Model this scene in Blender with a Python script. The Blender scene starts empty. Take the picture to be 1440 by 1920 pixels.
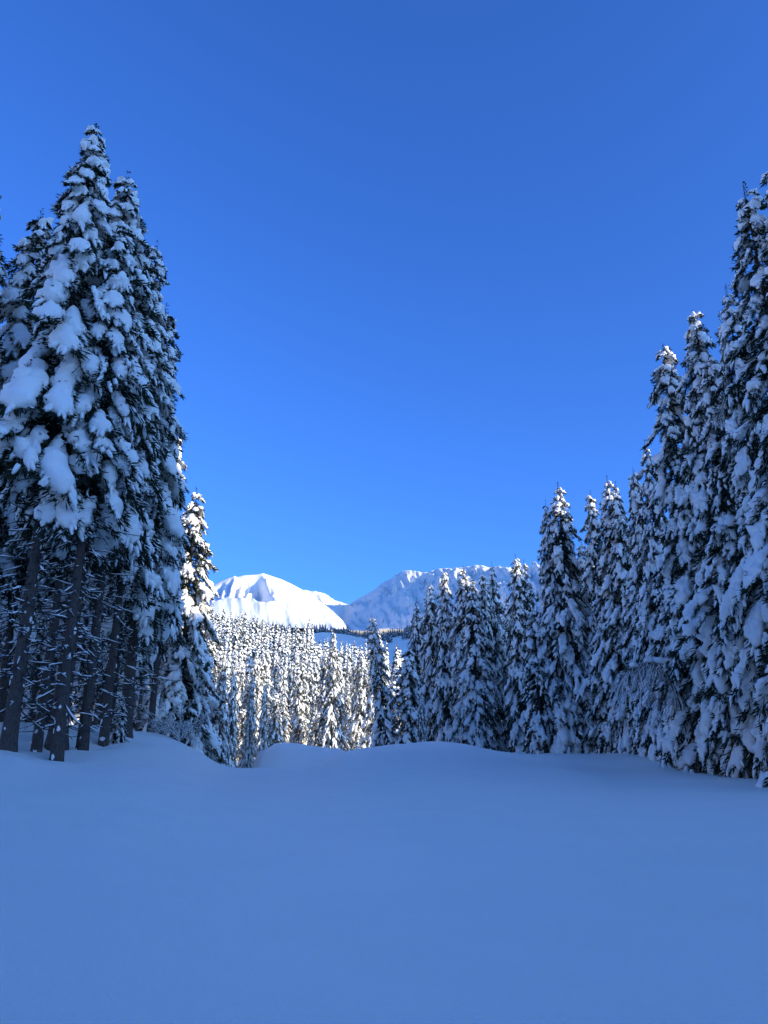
import bpy, math, random
import numpy as np
from mathutils import Matrix, Vector

# ------------------------------------------------------------------ camera, sky, sun, exposure
scene = bpy.context.scene
COL = scene.collection
EYE = 1.65
PITCH = math.radians(18.0)
FPX = 1450.0                      # focal length in pixels of the 1440 x 1920 photograph
SUN_AZ = math.radians(118.0)      # clockwise from the view direction
SUN_EL = math.radians(15.0)

cam_d = bpy.data.cameras.new('camera')
cam = bpy.data.objects.new('camera', cam_d)
COL.objects.link(cam)
cam.location = (0, 0, EYE)
cam.rotation_euler = (math.pi / 2 + PITCH, 0, 0)
cam_d.sensor_fit = 'VERTICAL'
cam_d.sensor_height = 24.0
cam_d.lens = FPX / 1920 * 24.0
cam_d.clip_start = 0.1
cam_d.clip_end = 40000
scene.camera = cam

world = bpy.data.worlds.new('World')
scene.world = world
world.use_nodes = True
wn = world.node_tree
bg = wn.nodes['Background']
sky = wn.nodes.new('ShaderNodeTexSky')
sky.sky_type = 'NISHITA'
sky.sun_disc = False
sky.sun_elevation = SUN_EL
sky.sun_rotation = SUN_AZ
sky.altitude = 1800
sky.air_density = 1.0
sky.dust_density = 8.0
sky.ozone_density = 3.5
hs = wn.nodes.new('ShaderNodeMix')               # one even tint: the deep blue of high mountain air
hs.data_type = 'RGBA'; hs.blend_type = 'MULTIPLY'
hs.inputs['Factor'].default_value = 1.0
hs.inputs[7].default_value = (0.365, 0.745, 1.42, 1)
wn.links.new(sky.outputs[0], hs.inputs[6])
wn.links.new(hs.outputs[2], bg.inputs['Color'])
bg.inputs['Strength'].default_value = 0.15

sun_d = bpy.data.lights.new('sun', 'SUN')
sun_d.energy = 3.9
sun_d.angle = math.radians(0.5)
sun_d.color = (1.0, 0.91, 0.76)
sun = bpy.data.objects.new('sun', sun_d)
COL.objects.link(sun)
SUN_DIR = Vector((math.sin(SUN_AZ) * math.cos(SUN_EL), math.cos(SUN_AZ) * math.cos(SUN_EL), math.sin(SUN_EL)))
sun.rotation_euler = SUN_DIR.to_track_quat('Z', 'Y').to_euler()
sun.location = SUN_DIR * 100

scene.view_settings.view_transform = 'Standard'
scene.view_settings.look = 'None'
scene.view_settings.gamma = 1.0
scene.view_settings.use_curve_mapping = False
scene.view_settings.exposure = 0.87
scene.render.engine = 'CYCLES'
scene.cycles.max_bounces = 6
scene.cycles.diffuse_bounces = 4
scene.cycles.use_denoising = True

rng = np.random.default_rng(11)
random.seed(5)

# ------------------------------------------------------------------ helpers
def ray(px, py):
    dx = (px - 720) / FPX
    dy = (960 - py) / FPX
    c, s = math.cos(PITCH), math.sin(PITCH)
    return dx, c - dy * s, s + dy * c

def theta_of(px, py=1430):
    x, y, z = ray(px, py)
    return math.degrees(math.atan2(x, y))

def elev_of(px, py):
    x, y, z = ray(px, py)
    return z / math.hypot(x, y)

def sstep(a, b, x):
    t = np.clip((x - a) / (b - a), 0, 1)
    return t * t * (3 - 2 * t)

_perm = np.random.default_rng(3).random((256, 256))
def vnoise(x, y):
    xi = np.floor(x).astype(int); yi = np.floor(y).astype(int)
    fx = x - xi; fy = y - yi
    fx = fx * fx * (3 - 2 * fx); fy = fy * fy * (3 - 2 * fy)
    g = lambda i, j: _perm[i & 255, j & 255]
    return ((g(xi, yi) * (1 - fx) + g(xi + 1, yi) * fx) * (1 - fy) + (g(xi, yi + 1) * (1 - fx) + g(xi + 1, yi + 1) * fx) * fy) - 0.5

def fbm(x, y, o=4, ridged=False):
    r = 0; a = 1.0; f = 1.0
    for k in range(o):
        n = vnoise(x * f + 17.3 * k, y * f + 5.1 * k)
        if ridged: n = 0.5 - 2 * np.abs(n)
        r = r + a * n; a *= 0.5; f *= 2.03
    return r

def new_mesh(name, V, F, mat, smooth=True):
    V = np.asarray(V, dtype=np.float32); F = np.asarray(F, dtype=np.int32)
    k = F.shape[1]
    me = bpy.data.meshes.new(name)
    me.vertices.add(len(V)); me.vertices.foreach_set('co', V.ravel())
    me.loops.add(F.size); me.loops.foreach_set('vertex_index', F.ravel())
    me.polygons.add(len(F))
    me.polygons.foreach_set('loop_start', np.arange(0, F.size, k, dtype=np.int32))
    me.polygons.foreach_set('loop_total', np.full(len(F), k, dtype=np.int32))
    me.polygons.foreach_set('use_smooth', np.full(len(F), smooth, dtype=bool))
    me.materials.append(mat)
    me.update(calc_edges=True)
    return me

def link(name, data, parent=None):
    o = bpy.data.objects.new(name, data)
    COL.objects.link(o)
    if parent is not None: o.parent = parent
    return o

def tag(o, label, cat, group=None):
    o['label'] = label; o['category'] = cat
    if group: o['group'] = group
    return o

class Geo:
    def __init__(self): self.V = []; self.F = []; self.n = 0
    def add(self, V, F):
        V = np.asarray(V, float).reshape(-1, 3); F = np.asarray(F, int).reshape(-1, 3)
        self.V.append(V); self.F.append(F + self.n); self.n += len(V)
    def get(self):
        if not self.V: return np.zeros((0, 3)), np.zeros((0, 3), int)
        return np.concatenate(self.V), np.concatenate(self.F)
    def mesh(self, name, mat, smooth=True):
        V, F = self.get(); return new_mesh(name, V, F, mat, smooth)

# ------------------------------------------------------------------ materials
def mat(name, col, rough=0.6, spec=0.3):
    m = bpy.data.materials.new(name); m.use_nodes = True
    nt = m.node_tree; b = nt.nodes['Principled BSDF']
    b.inputs['Base Color'].default_value = (*col, 1)
    b.inputs['Roughness'].default_value = rough
    b.inputs['Specular IOR Level'].default_value = spec
    return m, nt, b

def noise_node(nt, scale, detail=3, coord='Object', rough=0.5):
    tc = nt.nodes.new('ShaderNodeTexCoord')
    n = nt.nodes.new('ShaderNodeTexNoise')
    n.inputs['Scale'].default_value = scale; n.inputs['Detail'].default_value = detail
    n.inputs['Roughness'].default_value = rough
    nt.links.new(tc.outputs[coord], n.inputs['Vector'])
    return n

def ramp(nt, fac, p0, c0, p1, c1):
    r = nt.nodes.new('ShaderNodeValToRGB')
    r.color_ramp.elements[0].position = p0; r.color_ramp.elements[0].color = (*c0, 1)
    r.color_ramp.elements[1].position = p1; r.color_ramp.elements[1].color = (*c1, 1)
    nt.links.new(fac, r.inputs['Fac'])
    return r

def bump(nt, b, h, strength, dist):
    bp = nt.nodes.new('ShaderNodeBump')
    bp.inputs['Strength'].default_value = strength; bp.inputs['Distance'].default_value = dist
    nt.links.new(h, bp.inputs['Height']); nt.links.new(bp.outputs[0], b.inputs['Normal'])
    return bp

# snow field
M_SNOW, nt, b = mat('snow_field', (0.91, 0.87, 0.78), 0.55, 0.25)
n1 = noise_node(nt, 22.0, 6, 'Object', 0.65)
n2 = noise_node(nt, 1.1, 4, 'Object')
mx = nt.nodes.new('ShaderNodeMath'); mx.operation = 'MULTIPLY_ADD'
nt.links.new(n2.outputs[0], mx.inputs[0]); mx.inputs[1].default_value = 2.0
nt.links.new(n1.outputs[0], mx.inputs[2])
bump(nt, b, mx.outputs[0], 0.55, 0.05)
cr = ramp(nt, n2.outputs[0], 0.3, (0.96, 0.875, 0.73), 0.7, (0.985, 0.90, 0.755))
nt.links.new(cr.outputs[0], b.inputs['Base Color'])

# snow lying on boughs
M_TSNOW, nt, b = mat('bough_snow', (0.98, 0.94, 0.84), 0.6, 0.2)
n1 = noise_node(nt, 9.0, 4)
bump(nt, b, n1.outputs[0], 0.5, 0.05)

# mountain snow with bare rock on noise
M_MTN, nt, b = mat('mountain_snow', (0.90, 0.88, 0.83), 0.6, 0.2)
n1 = noise_node(nt, 0.006, 6, 'Object', 0.6)
bump(nt, b, n1.outputs[0], 0.25, 20.0)

M_CRAG, nt, b = mat('crag_snow', (0.91, 0.87, 0.78), 0.6, 0.2)
geo = nt.nodes.new('ShaderNodeNewGeometry')
sx = nt.nodes.new('ShaderNodeSeparateXYZ'); nt.links.new(geo.outputs['True Normal'], sx.inputs[0])
n1 = noise_node(nt, 0.012, 8, 'Object', 0.7)
sub = nt.nodes.new('ShaderNodeMath'); sub.operation = 'MULTIPLY_ADD'
nt.links.new(n1.outputs[0], sub.inputs[0]); sub.inputs[1].default_value = 0.7
nt.links.new(sx.outputs['Z'], sub.inputs[2])
cr = ramp(nt, sub.outputs[0], 0.56, (0.30, 0.30, 0.31), 0.70, (0.91, 0.87, 0.78))
nt.links.new(cr.outputs[0], b.inputs['Base Color'])
bump(nt, b, n1.outputs[0], 0.5, 25.0)

# needles
M_NEEDLE, nt, b = mat('spruce_needles', (0.022, 0.034, 0.018), 0.7, 0.12)
n1 = noise_node(nt, 1.7, 3)
cr = ramp(nt, n1.outputs[0], 0.3, (0.012, 0.022, 0.012), 0.7, (0.04, 0.052, 0.026))
nt.links.new(cr.outputs[0], b.inputs['Base Color'])

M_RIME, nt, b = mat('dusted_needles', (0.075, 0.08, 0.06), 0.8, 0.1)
M_FARN, nt, b = mat('far_belt_needles', (0.10, 0.115, 0.11), 0.8, 0.1)  # paler, greyer needle colour for the far belt

# bark
M_BARK, nt, b = mat('spruce_bark', (0.09, 0.07, 0.055), 0.85, 0.15)
tc = nt.nodes.new('ShaderNodeTexCoord'); mp = nt.nodes.new('ShaderNodeMapping')
mp.inputs['Scale'].default_value = (1, 1, 0.35)
nt.links.new(tc.outputs['Object'], mp.inputs[0])
vo = nt.nodes.new('ShaderNodeTexNoise'); vo.inputs['Scale'].default_value = 34; vo.inputs['Detail'].default_value = 6; vo.inputs['Roughness'].default_value = 0.7
nt.links.new(mp.outputs[0], vo.inputs['Vector'])
cr = ramp(nt, vo.outputs[0], 0.3, (0.045, 0.036, 0.03), 0.72, (0.16, 0.125, 0.10))
nt.links.new(cr.outputs[0], b.inputs['Base Color'])
bump(nt, b, vo.outputs[0], 0.9, 0.03)

M_TWIG, nt, b = mat('dead_twig', (0.06, 0.05, 0.045), 0.85, 0.1)

# ------------------------------------------------------------------ terrain
# crest of the clearing as seen from the camera: pixel x, pixel y, distance
CREST = [(-400, 1352, 26), (0, 1350, 26), (100, 1356, 27), (240, 1366, 28), (300, 1370, 29), (350, 1391, 31), (400, 1424, 34), (430, 1437, 37),
         (460, 1438, 39), (520, 1438, 40), (580, 1436, 40), (605, 1428, 41), (625, 1413, 41), (645, 1405, 42), (700, 1396, 44), (760, 1390, 46), (830, 1385, 48), (880, 1392, 47),
         (930, 1404, 45), (1000, 1414, 42), (1050, 1417, 40), (1100, 1428, 38), (1150, 1437, 36), (1250, 1441, 32), (1330, 1452, 29), (1440, 1462, 27), (1900, 1470, 24)]
C_TH = np.array([theta_of(p[0], p[1]) for p in CREST])
C_EL = np.array([elev_of(p[0], p[1]) for p in CREST])
C_D = np.array([p[2] for p in CREST], float)
# smooth the table
_th = np.linspace(-60, 60, 1201)
_el = np.interp(_th, C_TH, C_EL); _dd = np.interp(_th, C_TH, C_D)
k = np.exp(-0.5 * (np.arange(-14, 15) / 4.5) ** 2); k /= k.sum()
_el = np.convolve(np.pad(_el, 14, 'edge'), k, 'valid'); _dd = np.convolve(np.pad(_dd, 14, 'edge'), k, 'valid')

k2 = np.exp(-0.5 * (np.arange(-160, 161) / 70.0) ** 2); k2 /= k2.sum()
_zw = np.convolve(np.pad(EYE + _el * _dd, 160, 'edge'), k2, 'valid'); _pw = np.convolve(np.pad(_dd, 160, 'edge'), k2, 'valid')

FAR_D = [25, 40, 60, 120, 160, 200, 260, 350, 500, 650, 800, 1500, 3000, 9000]
FAR = [  # pixel column : ground height at those distances
    (-600, [3.0, 3.2, 3.5, 5, 8, 14, 24, 45, 85, 120, 150, 250, 450, 500]),
    (0,    [3.0, 3.2, 3.5, 5, 8, 14, 24, 45, 85, 120, 150, 250, 450, 500]),
    (280,  [2.8, 2.6, 2.4, 1.5, 4, 10, 20, 42, 80, 112, 140, 245, 440, 500]),
    (380,  [1.2, 0.2, -1, -2, 1, 8, 18, 40, 78, 108, 130, 240, 430, 500]),
    (450,  [1.0, -0.5, -2, -3, 0, 7, 17, 38, 72, 100, 122, 235, 420, 500]),
    (540,  [1.0, -0.5, -2, -3, -1, 5, 15, 34, 68, 92, 112, 230, 410, 500]),
    (600,  [1.0, 0.0, -1.5, -3, -1, 5, 15, 33, 62, 92, 124, 230, 410, 500]),
    (720,  [1.0, 2.0, 0.0, -1, 0, 5, 15, 33, 58, 80, 104, 225, 410, 500]),
    (800,  [1.0, 2.6, 2.2, 2.0, 3, 6, 13, 27, 56, 84, 112, 240, 410, 500]),
    (1100, [1.0, 2.0, 2.4, 4.0, 8, 13, 20, 35, 65, 95, 125, 260, 460, 500]),
    (1440, [0.6, 1.5, 3.0, 7.0, 11, 16, 22, 38, 70, 100, 130, 270, 460, 500]),
    (2400, [0.6, 2.0, 4.0, 9, 12, 15, 20, 28, 40, 60, 70, 120, 200, 300])]
F_TH = np.array([theta_of(p[0]) for p in FAR])
# everything beside and behind the camera: nearly level snow
FAR += [(9e9, [0.6, 1.5, 3.0, 4, 5, 6, 7, 8, 9, 10, 12, 20, 40, 60])]
F_TH = np.append(F_TH, 75.0)
F_Z = np.array([p[1] for p in FAR], float)

def zfar(th, d):
    ld = np.log(np.maximum(d, 1)); ls = np.log(np.array(FAR_D, float))
    cols = np.stack([np.interp(ld, ls, F_Z[i]) for i in range(len(FAR))])
    t = np.clip(th, F_TH[0], F_TH[-1])
    i = np.clip(np.searchsorted(F_TH, t) - 1, 0, len(F_TH) - 2)
    f = (t - F_TH[i]) / (F_TH[i + 1] - F_TH[i])
    idx = np.arange(cols.shape[1])
    return cols[i, idx] * (1 - f) + cols[i + 1, idx] * f

SHADE_HILL_C = np.array([-260, -170, 12, 20, 26, 40, 54, 67, 76, 91, 104, 150], float)
SHADE_HILL_Z = np.array([10, 53, 53, 50, 44, 45, 47, 48, 57, 57, 14, 0], float)
WELLS = []
for _p, _d in ((12, 18.6), (66, 19.6), (106, 18.6), (152, 20.8), (192, 22.6)):
    _x, _y, _z = ray(_p, 1420); _n = math.hypot(_x, _y); WELLS.append((_x / _n * _d, _y / _n * _d))
def ground(x, y):
    x = np.atleast_1d(np.asarray(x, float)); y = np.atleast_1d(np.asarray(y, float))
    shp = x.shape; x = x.ravel(); y = y.ravel()
    d = np.hypot(x, y) + 1e-6
    th = np.degrees(np.arctan2(x, y))
    el = np.interp(th, _th, _el); dc = np.interp(th, _th, _dd)
    zc = EYE + el * dc
    # behind the camera the clearing lies nearly level
    back = sstep(55, 100, np.abs(th))
    zc = zc * (1 - back) + 0.9 * back
    t = d / dc
    p = np.interp(th, [-60, -22, -14, -8, 60], [1.12, 1.12, 1.1, 1.05, 1.03])
    wide = (np.interp(th, _th, _zw) * (1 - back) + 0.9 * back) * np.clip(d / np.interp(th, _th, _pw), 0, 1.05) ** p
    near = zc * np.where(t < 1, np.clip(t, 0, 1) ** p, 1.0)
    bl = sstep(0.35, 0.95, t)
    near = wide * (1 - bl) + near * bl
    # round the crest a little
    near = near - zc * 0.035 * np.exp(-((t - 1) / 0.07) ** 2) * (el > -0.02)
    wdrop = np.interp(th, [-60, -20, -13, 0, 8, 60], [14, 14, 16, 22, 18, 14])
    z = near + (zfar(th, d) - zc) * sstep(0, 1, (d - dc * 0.985) / wdrop)
    z = np.where(t < 0.985, near, z)
    # second low mound in the gully
    pxs = [460, 470, 480, 488, 497, 506, 514, 528, 545, 570, 600, 640, 700]
    ptop = [1445, 1428, 1412, 1406, 1406, 1400, 1395, 1393, 1393, 1396, 1400, 1405, 1420]
    tt_ = np.array([theta_of(p) for p in pxs]); te_ = np.array([elev_of(p, q) for p, q in zip(pxs, ptop)])
    m2 = sstep(tt_[0], tt_[2], th) * (1 - sstep(tt_[-2], tt_[-1], th))
    rad = np.exp(-np.abs((d - 56) / 7.0) ** 2.5)
    bump_z = EYE + np.interp(th, tt_, te_) * 56
    z = np.where(rad * m2 > 0.003, z + np.maximum(bump_z - z, 0) * rad * m2, z)
    # unseen bare hill added right and behind, ridge shaped to shade the clearing
    S = np.array([math.sin(SUN_AZ), math.cos(SUN_AZ)])
    s = x * S[0] + y * S[1]; c = -x * S[1] + y * S[0]
    hz = np.interp(c, SHADE_HILL_C, SHADE_HILL_Z) * sstep(28, 95, s) * (1 - 0.8 * sstep(95, 320, s))
    z = np.maximum(z, z * 0 + hz) + 0.0 * hz
    # added ridge on the right, hidden by the stand, raised to shade the high meadow
    z = z + 0.26 * d * np.exp(-((th - 31) / 7.0) ** 2) * sstep(400, 465, d) * (1 - sstep(1700, 2300, d))
    for wx, wy in WELLS:
        rr = np.hypot(x - wx, y - wy)
        z = z - 0.22 * np.exp(-(rr / 0.42) ** 2) + 0.05 * np.exp(-((rr - 0.85) / 0.3) ** 2)
    # wind relief
    amp = np.clip(d / 10, 0.25, 1) * 0.02
    z = z + fbm(x * 0.45, y * 0.18, 3) * 0.07 * np.clip(d / 14, 0.15, 1) + fbm(x * 1.3 + y * 0.4, y * 0.7, 3) * 0.022 * np.clip(d / 9, 0.3, 1) * (d < 70) + fbm(x * 0.05, y * 0.05, 3) * np.clip((d - 60) / 200, 0, 1) * 5
    lb = sstep(-13, -18, th) * sstep(9, 16, d) * (1 - sstep(45, 70, d))
    z = z + lb * (fbm(x * 0.9, y * 0.9, 4) * 0.26)
    return z.reshape(shp)

def gz(x, y): return float(ground([x], [y])[0])

def stretch(n, inner, outer, pw=3.0):
    t = np.linspace(-1, 1, n)
    return inner * t * 1.0 + (outer - inner) * np.sign(t) * np.abs(t) ** pw

gx = stretch(311, 45, 9000, 6.0)
ty = np.linspace(0, 1, 430)
gy = -70 + 150 * ty + 9000 * ty ** 7
gy = np.concatenate([np.array([-6000, -3000, -1200, -500, -250, -150, -100]), gy])
GX, GY = np.meshgrid(gx, gy)
GZ = ground(GX, GY)
V = np.stack([GX.ravel(), GY.ravel(), GZ.ravel()], 1)
nx, ny = len(gx), len(gy)
I = (np.arange(ny - 1)[:, None] * nx + np.arange(nx - 1)[None, :]).ravel()
Fq = np.stack([I, I + 1, I + nx + 1, I + nx], 1)
terr = link('snow_ground', new_mesh('snow_ground', V, Fq, M_SNOW))
terr['kind'] = 'structure'

# ------------------------------------------------------------------ mountains
def ring_grid(name, PX, DC, ECR, front, rear, nv, shape, material, zbase):
    """crest table (px, y) -> a mountain with a front and a rear slope. shape(px, v, H) gives extra height."""
    vs = np.concatenate([np.linspace(-1, 0, nv // 3, endpoint=False), np.linspace(0, 1, nv)])
    P, W = np.meshgrid(PX, vs)
    dcr = DC(P)
    e = ECR(P)
    zc = EYE + e * dcr
    d = np.where(W >= 0, dcr - front * W, dcr - rear * W)
    zb = zbase
    prof = np.where(W >= 0, 1 - np.abs(W) ** 0.92, 1 - np.abs(W) ** 0.9)
    z = zb + (zc - zb) * prof + shape(P, W, zc - zb)
    # direction of each pixel column on the ground
    xs = (P - 720) / FPX / 1.02; 
    n = np.hypot(xs, 1.0)
    X = xs / n * d; Y = d / n
    V = np.stack([X.ravel(), Y.ravel(), z.ravel()], 1)
    nx, ny = len(PX), len(vs)
    I = (np.arange(ny - 1)[:, None] * nx + np.arange(nx - 1)[None, :]).ravel()
    Fq = np.stack([I, I + nx, I + nx + 1, I + 1], 1)
    o = link(name, new_mesh(name, V, Fq, material))
    o['kind'] = 'structure'
    return o

def crest_fn(tab):
    a = np.array(tab, float)
    el = np.array([elev_of(p, q) for p, q in tab])
    def f(P): return np.interp(P, a[:, 0], el)
    return f

DOME = [(-300, 1260), (100, 1225), (250, 1180), (330, 1138), (372, 1106), (386, 1096), (400, 1089), (415, 1083), (427, 1079), (432, 1081), (445, 1078), (462, 1077), (472, 1076), (482, 1074),
        (495, 1078), (520, 1086), (540, 1095), (560, 1105), (580, 1117), (600, 1130), (620, 1145), (640, 1163), (652, 1182), (665, 1200), (720, 1235), (800, 1260)]
def dome_shape(P, W, H):
    w = np.clip(W, 0, 1)
    Pn = P + 6 * fbm(P / 30.0 + 3, w * 2.5, 3)
    # bowl with ribs left of the main spur
    spur = 482 + 27 * np.clip(w / 0.46, 0, 1.2) ** 0.9
    q = spur - Pn                                  # >0 : left of the spur
    lip = 0.60 - 0.10 * np.exp(-((P - 432) / 26) ** 2) - 0.06 * np.clip((P - 470) / 40, 0, 1) + 0.10 * fbm(P / 16.0, P * 0, 3)
    env = sstep(0.0, 0.12, w) * (1 - sstep(lip - 0.16, lip + 0.04, w))
    ribs = 0
    for c, wd, a, sl in ((0, 42, 92, 0), (26, 16, 34, 62), (42, 15, 36, 66), (58, 15, 36, 70), (74, 15, 32, 70), (92, 16, 28, 70)):
        qq = (q - c - sl * w) / wd
        ribs = ribs - a * np.where(qq < 0, 0, np.where(qq < 0.4, sstep(0, 1, qq / 0.4), np.clip(1 - (qq - 0.4) / 0.9, 0, 1)))
    z = env * (ribs + 22 * fbm((Pn - 482 + 70 * w) / 9.0, w * 0.7, 3) * (q > -4)) * (W > 0)
    z = z + 20 * sstep(lip - 0.06, lip + 0.06, w) * (1 - sstep(lip + 0.05, 0.95, w)) * (1 - sstep(500, 530, P))
    # soft runnels down the sunlit flank
    z = z + (W > 0) * sstep(0.02, 0.2, w) * (1 - 0.5 * w) * (18 * fbm(P / 26.0 - w * 1.6, w * 0.8, 3) + 5 * fbm(P / 8.0 - w * 4, w * 1.0, 3))
    z = z + 2 * fbm(P / 5.0, W * 8, 3) * sstep(0.0, 0.1, np.abs(W))
    return z
ring_grid('snow_mountain', np.linspace(-200, 760, 420), lambda P: 4300 + 0 * P, crest_fn(DOME), 1700, 1300, 120, dome_shape, M_MTN, 430)

CRAG = [(420, 1150), (520, 1118), (560, 1106), (585, 1108), (597, 1110), (606, 1113), (622, 1124), (640, 1130), (653, 1134), (665, 1126), (680, 1117), (700, 1107), (712, 1096), (722, 1090), (735, 1084), (742, 1077), (750, 1074), (757, 1070), (775, 1070), (790, 1072), (800, 1074), (815, 1070), (830, 1066),
        (850, 1066), (868, 1064), (890, 1062), (900, 1059), (912, 1060), (925, 1064), (950, 1062), (980, 1070), (1050, 1050), (1150, 1060), (1300, 1040), (1500, 1060), (1900, 1100)]
def crag_shape(P, W, H):
    w = np.clip(W, 0, 1)
    r = fbm(P / 34.0 - w * 3.0, P / 120.0 + w * 3.5, 5, True)
    r2 = fbm(P / 9.0 - w * 5, w * 10.0, 4, True)
    z = (sstep(0.0, 0.12, np.abs(W)) * 75 * (1 - 0.55 * np.abs(W))) * r + sstep(0, 0.05, np.abs(W)) * 16 * r2
    return z + 9 * vnoise(P / 4.0, W * 3.0 + 9)
ring_grid('crag_mountain', np.linspace(420, 1800, 520), lambda P: np.where(P > 640, 6600 - 5.2 * np.minimum(P - 640, 450), 6600 + 2 * (640 - P)), crest_fn(CRAG), 2300, 1500, 120, crag_shape, M_CRAG, 380)

# ------------------------------------------------------------------ spruce boughs
def tube_rings(C, T, N, B, W, Hh, Hl, sag, m, jit, r):
    """closed lobe: rings of m points along C; widths W, upper height Hh, lower height Hl"""
    n = len(C)
    ph = np.arange(m) / m * 2 * np.pi
    cs, sn = np.cos(ph), np.sin(ph)
    up = np.where(sn[None, :] > 0, Hh[:, None] * np.abs(sn)[None, :] ** 0.8, -Hl[:, None] * np.abs(sn)[None, :])
    lat = W[:, None] * cs[None, :]
    up = up - sag * np.abs(lat) ** 1.5
    up = up + jit * r.normal(size=up.shape) * Hh[:, None]
    lat = lat * (1 + 0.8 * jit * r.normal(size=lat.shape))
    V = C[:, None, :] + B[:, None, :] * lat[..., None] + N[:, None, :] * up[..., None]
    V = V.reshape(-1, 3)
    V = np.concatenate([V, C[:1] - T[:1] * W[0] * 0.4, C[-1:] + T[-1:] * W[-1] * 0.5])
    F = []
    for i in range(n - 1):
        for j in range(m):
            a = i * m + j; b_ = i * m + (j + 1) % m; c = a + m; d = b_ + m
            F += [(a, b_, d), (a, d, c)]
    s = n * m; e = s + 1
    for j in range(m):
        F.append((s, (j + 1) % m, j)); F.append((e, (n - 1) * m + j, (n - 1) * m + (j + 1) % m))
    return V, np.array(F)

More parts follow.
